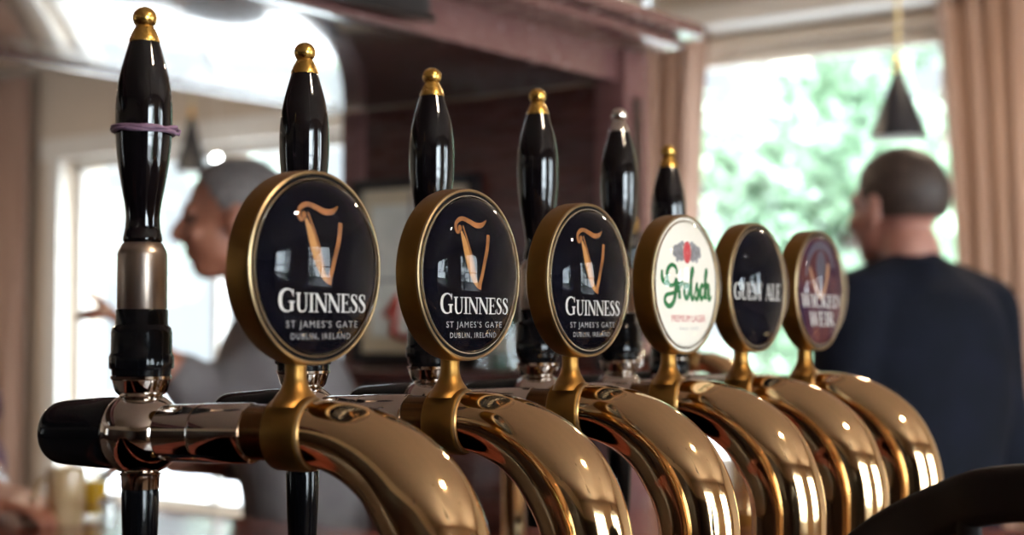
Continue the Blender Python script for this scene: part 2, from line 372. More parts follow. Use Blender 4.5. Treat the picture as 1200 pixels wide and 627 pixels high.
def p_ribbon(pts, wd, n=4): return ribbon([(x / 1000, y / 1000) for x, y in pts], [q / 1000 for q in wd] if isinstance(wd, list) else wd / 1000, n)
def disc_poly(cx, cy, rx, ry, rings=4, seg=20):
    out = []
    for k in range(rings):
        a, b = k / rings, (k + 1) / rings
        for i in range(seg):
            t0, t1 = 2 * PI * i / seg, 2 * PI * (i + 1) / seg
            q = [(cx + rx * f * math.cos(t), cy + ry * f * math.sin(t)) for f, t in ((a, t0), (b, t0), (b, t1), (a, t1))]
            out.append(q if a > 0 else q[1:])
    return out
def harp_prints(C, par):
    # scroll and neck of the harp, then the sound box and the pillar (millimetres on the badge face)
    neck = p_ribbon([(-11.6, 25.6), (-14.0, 25.4), (-15.4, 27.8), (-14.9, 30.8), (-11.8, 33.0), (-7.6, 33.6), (-1.3, 32.1), (5.0, 30.3), (11.2, 30.9), (15.6, 33.8)],
                    [1.6, 2.2, 2.6, 2.8, 2.8, 2.7, 3.0, 3.3, 3.0, 1.2], 5)
    curl = disc_poly(-.0114, .0278, .0019, .0019)
    pil = p_ribbon([(17.8, 25.0), (17.2, 18.9), (15.8, 12.9), (13.4, 5.9), (11.8, 0.5), (9.4, -5.0), (8.2, -8.6)], [3.2, 3.4, 3.3, 3.0, 3.0, 3.4, 4.8], 5)
    sb = p_ribbon([(-10.0, 26.0), (-6.9, 20.0), (-3.8, 12.4), (-.2, 4.0), (4.0, -3.4), (7.8, -7.6)], [1.6, 4.2, 5.4, 5.4, 4.0, 2.0], 5)
    strip = p_ribbon([(-8.4, 29.4), (-3.2, 19.6), (1.2, 10), (4.9, 0.5)], [1.0, 1.5, 1.5, 1.0], 5)
    print_on('harp_frame', neck + curl + pil, 'harp', C, par)
    print_on('harp_sound_box', sb, 'harp2', C, par)
    print_on('harp_string_band', strip, 'harp', C, par, eps=.0002)
def stout_prints(C, par):
    harp_prints(C, par)
    print_on('word_lettering', word('GUINNESS', -.0310, .0395, -.0240, .0102, 1.22), 'white_ink', C, par)
    print_on('place_lettering', bfont("ST JAMES'S GATE", -.0245, .0322, -.0322, .0036, 1.25) + bfont('DUBLIN, IRELAND', -.0208, .0262, -.0384, .0032, 1.25), 'grey_ink', C, par)
WX = [(-40, -41.5), (-36, -37.2), (-20, -14.6), (-11.5, -4.6), (-2.5, 5.3), (5, 12.5), (13.5, 21.2), (22.5, 28.4), (38, 40)]
def wx(x):
    for (a, b), (c, d) in zip(WX, WX[1:]):
        if x <= c: return b + (d - b) * (x - a) / (c - a)
    return WX[-1][1] + x - WX[-1][0]
def lager_prints(C, par):
    S = []
    def rb(pts, w_, n=4): S.extend(p_ribbon([(wx(x), y) for x, y in pts], [q * 1.1 for q in w_] if isinstance(w_, list) else w_ * 1.1, n))
    rb([(-20.5, 7.5), (-21.5, 12), (-26, 14), (-30.5, 10), (-31, 3), (-28, -1), (-24, -.5), (-21.5, 3.5)], [3, 3, 3, 4, 4, 3, 2.6, 3])
    rb([(-21.3, 4.5), (-21.8, -4), (-24, -13), (-29, -16.5), (-33.5, -13), (-32, -8.6), (-26, -7), (-19.8, -5), (-18.3, .2)], [3.8, 4.6, 4.4, 3.6, 3.8, 3.2, 2.6, 2.6, 2.8])
    rb([(-36.5, 10), (-36.5, 4), (-33, .5), (-30, -.5)], [2.6, 4.2, 3.4, 1.8])
    rb([(-18.4, 2.2), (-17.8, -3), (-17.2, -11)], 4.2); rb([(-17.2, -4), (-15.6, 0), (-13.4, 1), (-12.6, -.8)], [1.8, 3, 3.6, 2.4])
    rb(arc(-7.8, -5.2, 3.2, 5.0, 90, 450, 16), 3.8, 2)
    rb([(-5, -4), (-1, 3), (2.6, 9.6), (1.6, 12.6), (-.8, 9), (-1.2, 0), (-.8, -8), (1.2, -11), (4.6, -8)], [1.8, 2.4, 2.6, 2.8, 3.6, 4.2, 4.2, 3.4, 2])
    rb([(4.4, -8), (8.2, 1.2), (8.4, -2), (10.4, -6.2), (8.6, -10.8), (5.0, -9.8)], [1.8, 2.6, 3.4, 4.2, 3.4, 2.4])
    rb([(20, -2), (17.6, .2), (14.6, -2.2), (13.8, -6.6), (16, -10.8), (21, -7.8)], [3.2, 3.2, 4, 4.2, 3.4, 1.8])
    rb([(20.6, -8), (24.6, 3), (27.4, 9.6), (26.2, 12), (24.2, 8), (23.9, 0), (23.9, -11)], [1.8, 2.4, 2.6, 2.8, 3.6, 4.2, 4.2])
    rb([(24.2, -5), (27.6, -.2), (30.6, -.6), (31, -5), (31, -9.5), (33.6, -11), (37, -7.8)], [1.8, 3, 4, 4.2, 4, 3, 1.6])
    print_on('script_lettering', S, 'green_ink', C, par, eps=.0002)
    leafs = []
    for sg in (-1, 1):
        for (x, y, rx, ry) in ((11, 27.5, 4.6, 3.6), (17, 26, 4.4, 3.4), (14, 22, 4.8, 3.2), (9, 20, 4, 3.2), (19.4, 22.6, 2.8, 2.4), (9, 24, 4, 3.2), (7.5, 30.4, 3, 2.2), (15, 18.4, 2.4, 2.2)):
            leafs += disc_poly(sg * x / 1000 + .0006, y / 1000, rx / 1000, ry / 1000, 2, 12)
    print_on('hop_emblem', leafs, 'silver_ink', C, par, eps=.00012)
    print_on('red_oval', disc_poly(.0006, .0240, .0062, .0084, 2, 24), 'red_ink', C, par, eps=.00024)
    print_on('oval_mark', ribbon(arc(.0006, .0240, .0046, .0066, 0, 360, 20), .0005, 2) + bfont('G', -.0008, .0020, .0225, .003), 'pink_ink', C, par, eps=.00034)
    print_on('small_red_lettering', bfont('PREMIUM LAGER', -.0235, .0290, -.0280, .0050, 1.0), 'red_ink', C, par)
    print_on('small_grey_lettering', bfont('- Since 1615 -', -.0160, .0215, -.0340, .0026, 1.1), 'silver_ink', C, par)
def guest_prints(C, par):
    print_on('word_lettering', word('GUEST ALE', -.0440, .0425, -.0100, .0135, 1.0), 'white_ink', C, par)
def ale_prints(C, par):
    print_on('arch_shape', p_ribbon([(-30, 12), (-24, 28), (-10, 38), (6, 39), (20, 33), (29, 20)], [3, 6, 7, 7, 6, 3]) + disc_poly(.001, .022, .010, .013), 'navy_ink', C, par)
    print_on('figure_shape', p_ribbon([(-23, 20), (-16, 9), (-8, 0), (0, -5), (8, 0), (14, 12), (17, 24)], [4, 5, 6, 6, 5.5, 6, 7]), 'tan_ink', C, par, eps=.0002)
    print_on('word_lettering', word('WICKED', -.0400, .0410, -.0150, .0112, 1.05) + word('WEIR', -.0240, .0290, -.0310, .0125), 'white_ink', C, par, eps=.0003)

def px_prof(rows, py0, sc): return [((py0 - y) / sc, r / sc) for y, r in rows]
def make_tap(ring, label, lens, prints, ball_l=-0.1037, dzh=0.0, finial='gold', handle_s=1.0, detail=True, lean=0.0):
    base_l = 0.0901
    base = ring + CT * base_l; base.z = COUNTER + MAT
    T = thing('beer_tap', label, 'beer tap', base, TAP_ROT, 'beer taps in a row along the bar' if detail else 'beer taps further down the bar')
    R = Vector((-base_l, 0, ring.z - COUNTER - MAT))     # collar centre in the tap's own axes
    X = Vector((1, 0, 0))
    # swan neck: tapered arch that leaves the collar and turns down to the bar
    A_, B_, r0, r1, tl, e_, nn = .0901, .0819, .0168, .0269, .0782, 1.64, 2.07
    pts = []; rad = []
    for i in range(-1, 61):
        if i < 0: pts.append(R + Vector((-.004, 0, 0))); rad.append(r0); continue
        t = i / 60; k = 2 / nn; sn = math.sin(t * PI / 2) ** k; cs = max(math.cos(t * PI / 2), 0) ** k
        x = A_ * sn; z = -B_ * (1 - cs) + tl * x * (1 - t)
        pts.append(R + Vector((x, 0, z))); rad.append(r0 + (r1 - r0) * min(t * e_, 1))
    rad = [sum(rad[max(0, i - 3):i + 4]) / len(rad[max(0, i - 3):i + 4]) for i in range(len(rad))]
    zb = pts[-1].z; N = 14
    for i in range(1, N + 1):
        pts.append(Vector((0, 0, zb * (1 - i / N) + .012 * i / N))); rad.append(r1)
    neck = link('swan_neck', tube(pts, rad, 72, side=(0, 1, 0)), 'brass', T)
    link('base_flange', lathe([(0, 0), (0, .046), (.004, .047), (.008, .044), (.012, .034), (.020, .030), (.022, .0272)]), 'satin', T)
    # collar with its stem
    bm = lathe([(-.0112, .0150), (-.0116, .0160), (-.0116, .0186), (-.0110, .0197), (-.0095, .0203), (.0085, .0203), (.0102, .0199), (.0112, .0188), (.0114, .0178), (.0108, .0170), (.0070, .0166)], R, X, 72)
    col = link('collar', bm, 'satin', T)
    link('collar_edge', lathe([(.0100, .01985), (.0113, .0193), (.0117, .0184), (.0115, .0176), (.0105, .0172), (.0100, .0176)], R, X, 72), 'satin_edge', col)
    bm = bmesh.new(); loft(bm, [((R.x - .001, R.y, R.z + z), a, b) for z, a, b in ((.0150, .0108, .0200), (.0180, .0104, .0165), (.0205, .0096, .0128), (.0235, .0080, .0094), (.0270, .0066, .0072), (.0310, .0058, .0061), (.0360, .0057, .0060), (.0420, .0062, .0066))], 40, 1)
    link('badge_stem', bm, 'satin', T)
    link('shank_gasket', lathe([(ball_l * 0 - .0300, .0140), (-.0300, .0152), (-.0110, .0152), (-.0110, .0140)], R, X, 48), 'groove', T)
    Bc = R + Vector((ball_l, 0, -.0025 - .0))
    ax = (Bc - R).normalized() * -1
    L = (Bc - R).length
    j = L - .061
    sh = lathe([(0.012, .0100), (.012, .0150), (.018, .0160), (j - .0012, .01635), (j - .0006, .01635), (j, .0155), (j + .0005, .0166), (j + .0012, .01675), (L - .0290, .01675), (L - .0280, .0163), (L - .0275, .0150)], Bc, ax, 72)
    link('shank', sh, 'chrome', T)
    # valve body
    rb = .0243
    prof = [(rb * math.sin(-PI / 2 + PI * i / 36), rb * math.cos(-PI / 2 + PI * i / 36)) for i in range(37)]
    prof = [p for p in prof if -.0236 < p[0] < .0222]
    prof = [(-.0317, .0100), (-.0315, .0107), (-.0250, .0109), (-.0238, .0112), (-.0232, .0120)] + prof[2:-1] + [(.0216, .0128), (.0228, .0140), (.0236, .0146), (.0300, .0163), (.0306, .0171), (.0322, .0172), (.0326, .0160)]
    vb = link('valve_body', lathe(prof, Bc, (0, 0, 1), 72), 'chrome', T)
    # spout below
    spt = link('spout', lathe([(-.095, .0072), (-.0945, .0080), (-.080, .0088), (-.055, .0100), (-.034, .0106), (-.0318, .0102), (-.0312, .008)], Bc, (0, 0, 1), 48), 'blackp', T)
    # control knob at the back
    kn = [(.014, .0200), (.020, .0207), (.030, .0203), (.044, .0193), (.054, .0185), (.059, .0172), (.0622, .0145), (.0640, .0100), (.0645, .0050), (.0645, 0)]
    link('control_knob', lathe(smooth_prof(kn, 3), Bc, -ax, 64), 'blackp', T)
    # handle
    sc = 2062.; H = lambda rows: [((507 - y) / sc * handle_s + dzh, r / sc) for y, r in rows]
    Hc = Bc + Vector((lean, 0, 0))
    def teeth(k, i): return 1.0 + (.012 if (i % 4) < 2 and k in (4, 5, 6) else 0)
    bar = link('handle', lathe([(.0300 , 26 / sc)] + H([(441, 32), (439.5, 34), (433, 34.4), (432, 36.5), (430, 37), (418, 37), (415, 36), (413, 35.2), (390, 35), (384, 33.5), (381.5, 30.5), (380, 30), (364, 30), (362.5, 29), (362, 22)]), Hc, (0, 0, 1), 96, mod=teeth), 'blackp', T)
    link('ferrule', lathe(H([(362.2, 20), (362.2, 28.4), (361, 28.8), (298, 28.8), (294, 27.8), (286, 23.6), (284, 21.5), (283.6, 15)]), Hc, (0, 0, 1), 72), 'steel', bar)
    gp = [(284, 20.8), (281, 22.6), (275, 21.8), (268, 20.4), (258, 19.8), (250, 20), (235, 22), (215, 25.6), (190, 29.6), (165, 32.2), (140, 33), (120, 32.6), (100, 30.6), (80, 26.8), (65, 22.8), (52, 19.2), (46.5, 17.6)]
    link('grip', lathe([H([(284.2, 10)])[0]] + smooth_prof(H(gp), 4) + H([(46.3, 10)]), Hc, (0, 0, 1), 72), 'black', bar)
    fp = [(47, 17.6), (46.5, 18.2), (44.5, 18.2), (41, 16.8), (36, 14.8), (31, 12.2), (28, 10.6), (26.4, 10.0), (25.6, 10.8)]
    for i in range(1, 13):
        a = -58 + 148 * i / 12; fp.append((17.8 - 13.6 * math.sin(math.radians(a)), 14.2 * math.cos(math.radians(a))))
    fp[-1] = (4.2, 0)
    link('finial', lathe(H([(47, 8)]) + H(fp), Hc, (0, 0, 1), 56), finial, bar)
    if prints is None: return T
    # badge
    C = R + Vector((.0078, -.0016, .0894))
    rim = [(-.0118, 0), (-.0118, .0470), (-.0112, .0500), (-.0095, .0520), (-.0070, .0525), (.0040, .0525), (.0060, .0522), (.0068, .0516)]
    Bo = link('badge', lathe([(t - .0, r) for t, r in rim] + [(.0068, .0505), (.0026, .0500), (.0026, 0)], C, BN, 96, ref=BH), 'satin', T)
    link('badge_rim', lathe([(.0055, .0523), (.0068, .05205), (.0072, .0512), (.0070, .0506), (.0062, .0503), (.0030, .0502), (.0030, .0510)], C, BN, 96, ref=BH), 'satin_edge', Bo)
    link('gasket_ring', lathe([(.0024, .0502), (.0060, .0502), (.0060, .0486), (.0024, .0486)], C, BN, 96, ref=BH), 'lensw' if lens == 'lensw' else 'blackgap', Bo)
    link('bezel', lathe([(.0015, .0486), (.0066, .0486), (.0073, .0482), (.0073, .0477), (.0066, .0473), (.0015, .0473)], C, BN, 96, ref=BH), 'chrome2', Bo)
    pr = [(LB, LR)]
    for i in range(1, 41):
        a = PI / 2 * i / 40; pr.append((LB + LH * math.sin(a), LR * math.cos(a)))
    pr[-1] = (LB + LH, 0)
    link('printed_face', lathe([(.001, .0470), (FP - .0006, .0470), (FP, .0464), (FP, 0)], C, BN, 128, ref=BH), lens, Bo)
    link('clear_dome', lathe(pr, C, BN, 128, ref=BH, cap=False), 'domeglass', Bo)
    prints(C, Bo)
    return T

R_OFF = [0, .1337, .2651, .3969, .5131, .6312]
TAPS = [
 ('first and nearest beer tap, purple band on its black handle, black badge with harp', 'lens', stout_prints, 'gold', -.1037, .0, 1.0),
 ('second beer tap from the left, black harp badge beside the cream picture', 'lens', stout_prints, 'gold', -.1060, .0, 1.0),
 ('third beer tap from the left, last of the three with black harp badges', 'lens', stout_prints, 'gold', -.1075, .002, 1.0),
 ('beer tap with the white badge and green script word', 'lensw', lager_prints, 'gold', -.1080, .004, 1.0),
 ('beer tap with the black badge reading guest, silver tipped handle', 'lens', guest_prints, 'chrome2', -.1060, .002, 1.0),
 ('last beer tap of the row, brown badge, short handle beside the curtain', 'lensb', ale_prints, 'gold', -.1250, -.017, 1.0),
]
for (lab, lens, pf, fin, bl, dz, hs), ro in zip(TAPS, R_OFF):
    make_tap(RING0 + ROW * ro, lab, lens, pf, ball_l=bl, dzh=dz, finial=fin, handle_s=hs)
# a tap further down the bar
far_ring = W(-1.238, 2.19); far_ring.z = RING0.z
MAT = 0
make_tap(far_ring, 'blurred beer tap far behind the white badge, standing alone without a badge', 'lens', None, detail=False)

# rubber band round the first handle
ball0 = RING0 + CT * -.1037 + Vector((0, 0, -.0025))
bm = bmesh.new()
for off, ph, ti in ((0, 0, .0012), (.0016, 1.7, -.0014), (-.0012, 3.0, .0004)):
    pts = []
    for i in range(73):
        a = 2 * PI * i / 72
        rr = .01745 + .0006 * math.sin(5 * a + ph)
        pts.append(Vector((rr * math.cos(a), rr * math.sin(a), off + ti * math.cos(a + ph) + .0006 * math.sin(3 * a + ph))))
    add_tube(bm, pts, [.00105 + .0003 * math.sin(4 * PI * i / 36 + ph) for i in range(73)], 10)
rbz = (507 - 151) / 2062
add_tube(bm, [(.0185, .0015, .001), (.0200, .003, .0008), (.0197, .0005, -.0016), (.0180, -.001, -.001)], .0010, 8)
ob = link('rubber_band', bm, 'rubber'); ob.location = ball0 + Vector((0, 0, rbz)); ob.rotation_euler = (0, .03, .1)
tag(ob, 'thin purple rubber band twisted round the first tap handle', 'rubber band')

# ------------------------------------------------------------------ room shell
def wall_with_holes(name, a0, a1, z1, holes, along, fixed0, fixed1):
    """along 's' (wall at r=fixed) or 'r' (wall at s=fixed); holes = (a, b, zlo, zhi)"""
    bm = bmesh.new()
    def bx(a, b, zl, zh):
        if b - a < 1e-4 or zh - zl < 1e-4: return
        if along == 's': add_box(bm, (a, fixed0, zl), (b, fixed1, zh))
        else: add_box(bm, (fixed0, a, zl), (fixed1, b, zh))
    cur = a0
    for (a, b, zl, zh) in sorted(holes):
        bx(cur, a, 0, z1); bx(a, b, 0, zl); bx(a, b, zh, z1); cur = b
    bx(cur, a1, 0, z1)
    o = link(name, bm, 'wall', smooth=False); room(o); return struct(o)
CEIL = 2.85
S0, S1, R0_, R1_ = -9.0, 3.2, -4.0, 5.0
W1h = (-6.60, -4.45, .55, 2.33); W2h = (-2.95, -1.68, .90, 2.50)
RH = [(-1.1, .7, .85, 2.45), (2.1, 3.9, .85, 2.45)]
BHs = [(-6.75, -5.25, .95, 2.33)]
wall_with_holes('wall_far', S0 - .25, S1 + .25, CEIL, [W1h, W2h], 's', R1_, R1_ + .25)
wall_with_holes('wall_right', R0_, R1_, CEIL, RH, 'r', S1, S1 + .25)
wall_with_holes('wall_left', R0_, R1_, CEIL, [], 'r', S0 - .25, S0)
wall_with_holes('wall_behind', S0 - .25, S1 + .25, CEIL, BHs, 's', R0_ - .25, R0_)
struct(sbox('floor', 'floor', (S0 - .25, R0_ - .25, -.12), (S1 + .25, R1_ + .25, 0)))
struct(sbox('ceiling', 'ceil', (S0 - .25, R0_ - .25, CEIL), (S1 + .25, R1_ + .25, CEIL + .12)))
struct(sbox('trim_3', 'darkwood', (S0, R0_, 0), (S1, R0_ + .03, .92)), 'dark wood panelling added behind the camera to darken reflections')  # unseen dark boards, added to darken what brass and chrome reflect
struct(sbox('trim_4', 'darkwood', (-5.1, R0_, .92), (S1, R0_ + .03, 2.1)), 'tall dark wood panelling added behind the camera to darken reflections')
struct(sbox('trim_5', 'darkwood', (S0, R0_ + .03, 0), (S0 + .03, 3.2, 1.3)), 'dark wood panelling added on the left wall to darken reflections')
struct(sbox('trim_6', 'darkwood', (S1 - .03, R0_ + .03, 0), (S1, -1.3, 2.1)), 'dark wood panelling added on the right wall to darken reflections')
struct(sbox('trim_1', 'trim', (S0, R1_ - .05, 2.56), (-8.0, R1_, 2.64)))
o = sbox('trim_2', 'trim', (-3.35, R1_ - .16, 2.55), (-1.2, R1_, 2.63), .012); struct(o)
def window(n, lo, hi, along, fixed, inward, muntins=(0, 0), casing=.10, fw=.05):
    """frame with panes; casing on the room side"""
    a, b, zl, zh = lo[0], hi[0], lo[1], hi[1]
    E_ = bpy.data.objects.new('window_%d' % n, None); COL.objects.link(E_); E_['kind'] = 'structure'
    room(E_)
    def bx(name, m, a0, a1, d0, d1, z0, z1, bm=None):
        q = (a0, d0, z0), (a1, d1, z1)
        if along == 'r': q = (d0, a0, z0), (d1, a1, z1)
        l = tuple(min(x, y) for x, y in zip(*q)); h = tuple(max(x, y) for x, y in zip(*q))
        if bm is not None: add_box(bm, l, h); return
        return link(name, box(l, h), m, E_, smooth=False)
    f0, f1 = fixed + .08 * -inward, fixed + .14 * -inward
    bm = bmesh.new()
    bx('', '', a, a + fw, f0, f1, zl, zh, bm); bx('', '', b - fw, b, f0, f1, zl, zh, bm)
    bx('', '', a, b, f0, f1, zl, zl + fw, bm); bx('', '', a, b, f0, f1, zh - fw, zh, bm)
    for k in range(1, muntins[0] + 1):
        x = a + (b - a) * k / (muntins[0] + 1); bx('', '', x - .02, x + .02, f0, f1, zl, zh, bm)
    for k in range(1, muntins[1] + 1):
        z = zl + (zh - zl) * k / (muntins[1] + 1); bx('', '', a, b, f0, f1, z - .02, z + .02, bm)
    link('window_frame', bm, 'trim', E_, smooth=False)
    if casing:
        bm = bmesh.new(); c0, c1 = fixed, fixed + .03 * inward
        bx('', '', a - casing, a, c0, c1, zl - casing * .3, zh + casing, bm); bx('', '', b, b + casing, c0, c1, zl - casing * .3, zh + casing, bm)
        bx('', '', a - casing - .03, b + casing + .03, c0, fixed + .05 * inward, zh, zh + casing, bm)
        link('window_casing', bm, 'trim', E_, smooth=False)
    bx('window_sill', 'trim', a - .06, b + .06, fixed + .06 * inward, fixed - .08 * inward, zl - .04, zl)
    bx('pane', 'pane', a + fw, b - fw, (f0 + f1) / 2 - .003, (f0 + f1) / 2 + .003, zl + fw, zh - fw)
window(1, (-6.60, .55), (-4.45, 2.33), 's', R1_, -1, (1, 0), .11)
window(2, (-2.95, .90), (-1.68, 2.50), 's', R1_, -1, (0, 0), 0, .06)
for k, h in enumerate(RH): window(3 + k, (h[0], h[2]), (h[1], h[3]), 'r', S1, -1, (1, 1), .09)
for k, h in enumerate(BHs): window(5 + k, (h[0], h[2]), (h[1], h[3]), 's', R0_, 1, (1, 1), .09)

# curtains
def curtain(name, label, pts, ztop, zbot, amp=.028, fold=.085, taper=None, r=R1_ - .09):
    """pts: function z -> (s_left, s_right)"""
    bm = bmesh.new(); n = 110; nz_ = 26; ph = random.random() * 6
    w0 = pts(1)[1] - pts(1)[0]; folds = max(3, round(w0 / fold))
    V = []
    for j in range(nz_ + 1):
        f = j / nz_; z = zbot + (ztop - zbot) * f; a, b = pts(f); row = []
        for i in range(n + 1):
            u = i / n
            d = amp * math.sin(2 * PI * folds * u + ph + .5 * math.sin(3 * f + 5 * u)) + amp * .35 * math.sin(2 * PI * folds * 1.9 * u + 2 * ph)
            row.append(bm.verts.new((a + (b - a) * u, d, z)))
        V.append(row)
    for j in range(nz_):
        for i in range(n): bm.faces.new((V[j][i], V[j][i + 1], V[j + 1][i + 1], V[j + 1][i]))
    o = link(name, bm, 'curtain'); room(o, 0, r, 0)
    md = o.modifiers.new('thick', 'SOLIDIFY'); md.thickness = .004
    return tag(o, label, 'curtain', 'curtains at the far wall')
curtain('curtain', 'rosy beige curtain just right of the wooden gantry pillar', lambda f: (-3.06, -2.80 + .08 * f * f), 2.55, .25)
curtain('curtain', 'rosy beige curtain at the far right, behind the man in navy', lambda f: (-1.76 - .10 * f ** 2.5, -1.53), 2.62, .25)
curtain('curtain', 'rosy beige curtain at the far left edge beside the bright window', lambda f: (-7.6, -6.83 + .04 * f), 2.80, .25)

# ------------------------------------------------------------------ bar counters
def prism(bm, outline, z0, z1, bevel=0):
    a = [bm.verts.new((x, y, z0)) for x, y in outline]; b = [bm.verts.new((x, y, z1)) for x, y in outline]
    n = len(outline); bm.faces.new(a[::-1]); bm.faces.new(b)
    for i in range(n): bm.faces.new((a[i], a[(i + 1) % n], b[(i + 1) % n], b[i]))
    return bm
bm = bmesh.new()
prism(bm, [(-.385, -1.4), (-.385, 2.42), (-1.42, 2.42), (-1.42, 1.80), (-2.25, 1.80), (-2.38, 1.60), (-5.6, 1.60), (-5.6, 1.10), (-.92, 1.10), (-.92, -1.4)], COUNTER - .045, COUNTER)
bt = link('bar_counter', bm, 'bartop', smooth=False); room(bt)
md = bt.modifiers.new('round', 'BEVEL'); md.width = .012; md.segments = 3; md.limit_method = 'ANGLE'
tag(bt, 'glossy reddish wooden bar top running under the taps and across the left', 'bar counter')
bm = bmesh.new()
prism(bm, [(-.50, -1.3), (-.50, 2.34), (-1.36, 2.34), (-1.36, 1.70), (-2.20, 1.70), (-2.34, 1.50), (-5.5, 1.50), (-5.5, 1.20), (-.85, 1.20), (-.85, -1.3)], 0, COUNTER - .045)
bs = link('counter_front', bm, 'mahogany', bt, smooth=False)
bm_ = sbox('added_bar_mat', 'bmat', (-.84, -.9, COUNTER), (-.62, 2.2, COUNTER + MAT), .002)  # unseen dark sheet, added so the metal above reflects something dark
tag(bm_, 'unseen black bar mat under the spouts, added to darken reflections', 'bar mat')
bm_ = sbox('added_brass_plate', 'brass', (-.60, -.9, COUNTER), (-.40, 2.0, COUNTER + MAT), .002)  # unseen reflector, added to give the arch undersides a yellow reflection
tag(bm_, 'unseen polished brass plate under the swan necks, added for yellow reflections', 'base plate')

# ------------------------------------------------------------------ wooden gantry over the back bar
zg = EYE + .464
G = thing('gantry', 'dark mahogany gantry over the back bar, shelf and pillar in one frame', 'bar gantry', W(-1.55, 2.43), ROT)
G.location.z = 0
def g(name, m, lo, hi, bevel=.004, par=None):
    o_ = Vector((-1.55, 2.43, 0)); return link(name, box(Vector(lo) - o_, Vector(hi) - o_, bevel), m, par or G)
g('soffit', 'lacquer', (-2.215, -1.2, zg), (-1.552, 2.40, zg + .03))
g('fascia', 'fascia', (-1.552, -1.2, zg - .002), (-1.515, 2.50, zg + .075), .006)
g('cornice', 'fascia', (-1.60, -1.2, zg + .066), (-1.43, 2.50, zg + .088), .009)
g('shelf_board', 'fascia', (-2.24, -1.2, zg + .088), (-1.40, 2.53, zg + .114), .006)
g('back_edge', 'fascia', (-2.25, -1.2, zg - .002), (-2.215, 2.40, zg + .075), .006)
g('end_panel', 'mahogany', (-2.215, 2.40, 1.10), (-1.565, 2.44, zg), 0)
p = g('pillar', 'fascia', (-1.565, 2.395, 0), (-1.496, 2.486, zg + .06), .004)
g('pillar_slot', 'darkwood', (-1.500, 2.420, 1.2), (-1.4945, 2.452, zg - .03), 0, p)
g('pillar', 'fascia', (-2.215, 2.395, 0), (-2.150, 2.486, zg), .004)
# sign board on the fascia
sb = thing('sign_board', 'small black board fixed high on the gantry fascia, at the top edge', 'board', W(-1.50, 1.60, zg + .015), ROT)
link('board', box((0, -.33, 0), (.022, .20, .10), .004), 'slate', sb)
link('board_frame', add_box(add_box(bmesh.new(), (.018, -.335, -.006), (.028, .205, .006), .002), (.018, -.335, .094), (.028, .205, .106), .002), 'frame', sb)

# back cabinet with picture and glasses
cab = thing('back_cabinet', 'dark wooden back bar cabinet below the framed picture', 'cabinet', W(-1.88, 2.27), ROT)
link('body', box((-.11, -.06, 0), (.30, .12, 1.345), .004), 'darkwood', cab)
link('top', box((-.125, -.075, 1.345), (.315, .125, 1.368), .006), 'mahogany', cab)
for k in (-1, 1):
    d = link('door', box((.095 + .10 * k - .095, -.074, .12), (.095 + .10 * k + .095, -.060, 1.28), .004), 'mahogany', cab)
    link('handle', lathe(smooth_prof([(0, .006), (.008, .005), (.014, .010), (.020, .008), (.022, 0)], 2), (.095 + .03 * k, -.074, .8), (0, -1, 0), 24), 'gold', d)
# framed picture on the end panel
pc = thing('framed_picture', 'black framed cream picture on the dark wood panel behind the second tap', 'picture', W(-2.00, 2.395, 1.375), ROT)
fw_, fh_ = .335, .385
bm = bmesh.new()
add_box(bm, (-fw_ / 2, -.02, 0), (-fw_ / 2 + .022, 0, fh_), .002); add_box(bm, (fw_ / 2 - .022, -.02, 0), (fw_ / 2, 0, fh_), .002)
add_box(bm, (-fw_ / 2, -.02, 0), (fw_ / 2, 0, .022), .002); add_box(bm, (-fw_ / 2, -.02, fh_ - .022), (fw_ / 2, 0, fh_), .002)
link('frame', bm, 'frame', pc)
link('mount', box((-fw_ / 2 + .02, -.010, .02), (fw_ / 2 - .02, -.002, fh_ - .02)), 'mountc', pc)
link('print', box((-fw_ / 2 + .05, -.0115, .055), (fw_ / 2 - .05, -.0100, fh_ - .055)), 'picw', pc)
link('red_patch', add_tube(bmesh.new(), [(-.075, -.013, .10), (-.045, -.013, .14), (-.055, -.013, .06), (-.01, -.013, .05)], .008, 8), 'redp', pc)
link('inner_frame', add_box(add_box(bmesh.new(), (-.012, -.0125, .03), (-.004, -.0100, fh_ - .03)), (-fw_ / 2 + .05, -.0125, .17), (fw_ / 2 - .05, -.0100, .176)), 'grey_ink', pc)

def tumbler(loc, h, r, label, group, fill=None):
    T = thing('glass_tumbler', label, 'glass', loc, 0, group)
    link('glass_wall', lathe([(0, 0), (0, r * .72), (.003, r * .76), (h, r), (h + .0008, r - .0008), (h, r - .0016), (.008, r * .72), (.006, 0)], seg=32), 'glass', T)
    if fill: link('drink', lathe([(.007, 0), (.007, r * .70), (h * .8, r * .92), (h * .8, 0)], seg=32), fill, T)
    return T
def bottle(loc, h, r, m, label, group):
    T = thing('bottle', label, 'bottle', loc, 0, group)
    link('body', lathe(smooth_prof([(0, r * .9), (.004, r), (h * .3, r), (h * .58, r), (h * .68, r * .7), (h * .76, r * .38), (h * .95, r * .34)], 3) + [(h * .95, r * .42), (h, r * .42), (h, 0)], seg=32), m, T)
    link('label_band', lathe([(h * .2, r * 1.01), (h * .5, r * 1.01)], seg=32), 'label_p', T)
    link('cap', lathe([(h, r * .44), (h + .012, r * .44), (h + .014, 0)], seg=24), 'gold', T)
gz = 1.368
tumbler(W(-1.62, 2.225, gz), .085, .032, 'clear tumbler at the right end of the back cabinet', 'glasses on the back cabinet')
tumbler(W(-1.70, 2.235, gz), .080, .030, 'clear tumbler second from the right on the back cabinet', 'glasses on the back cabinet')
tumbler(W(-1.80, 2.24, gz), .095, .034, 'tall clear tumbler in the middle of the back cabinet', 'glasses on the back cabinet')
bottle(W(-1.745, 2.335, gz), .17, .028, 'green_glass', 'green bottle with a pale label behind the tumblers', 'bottles on the back cabinet')
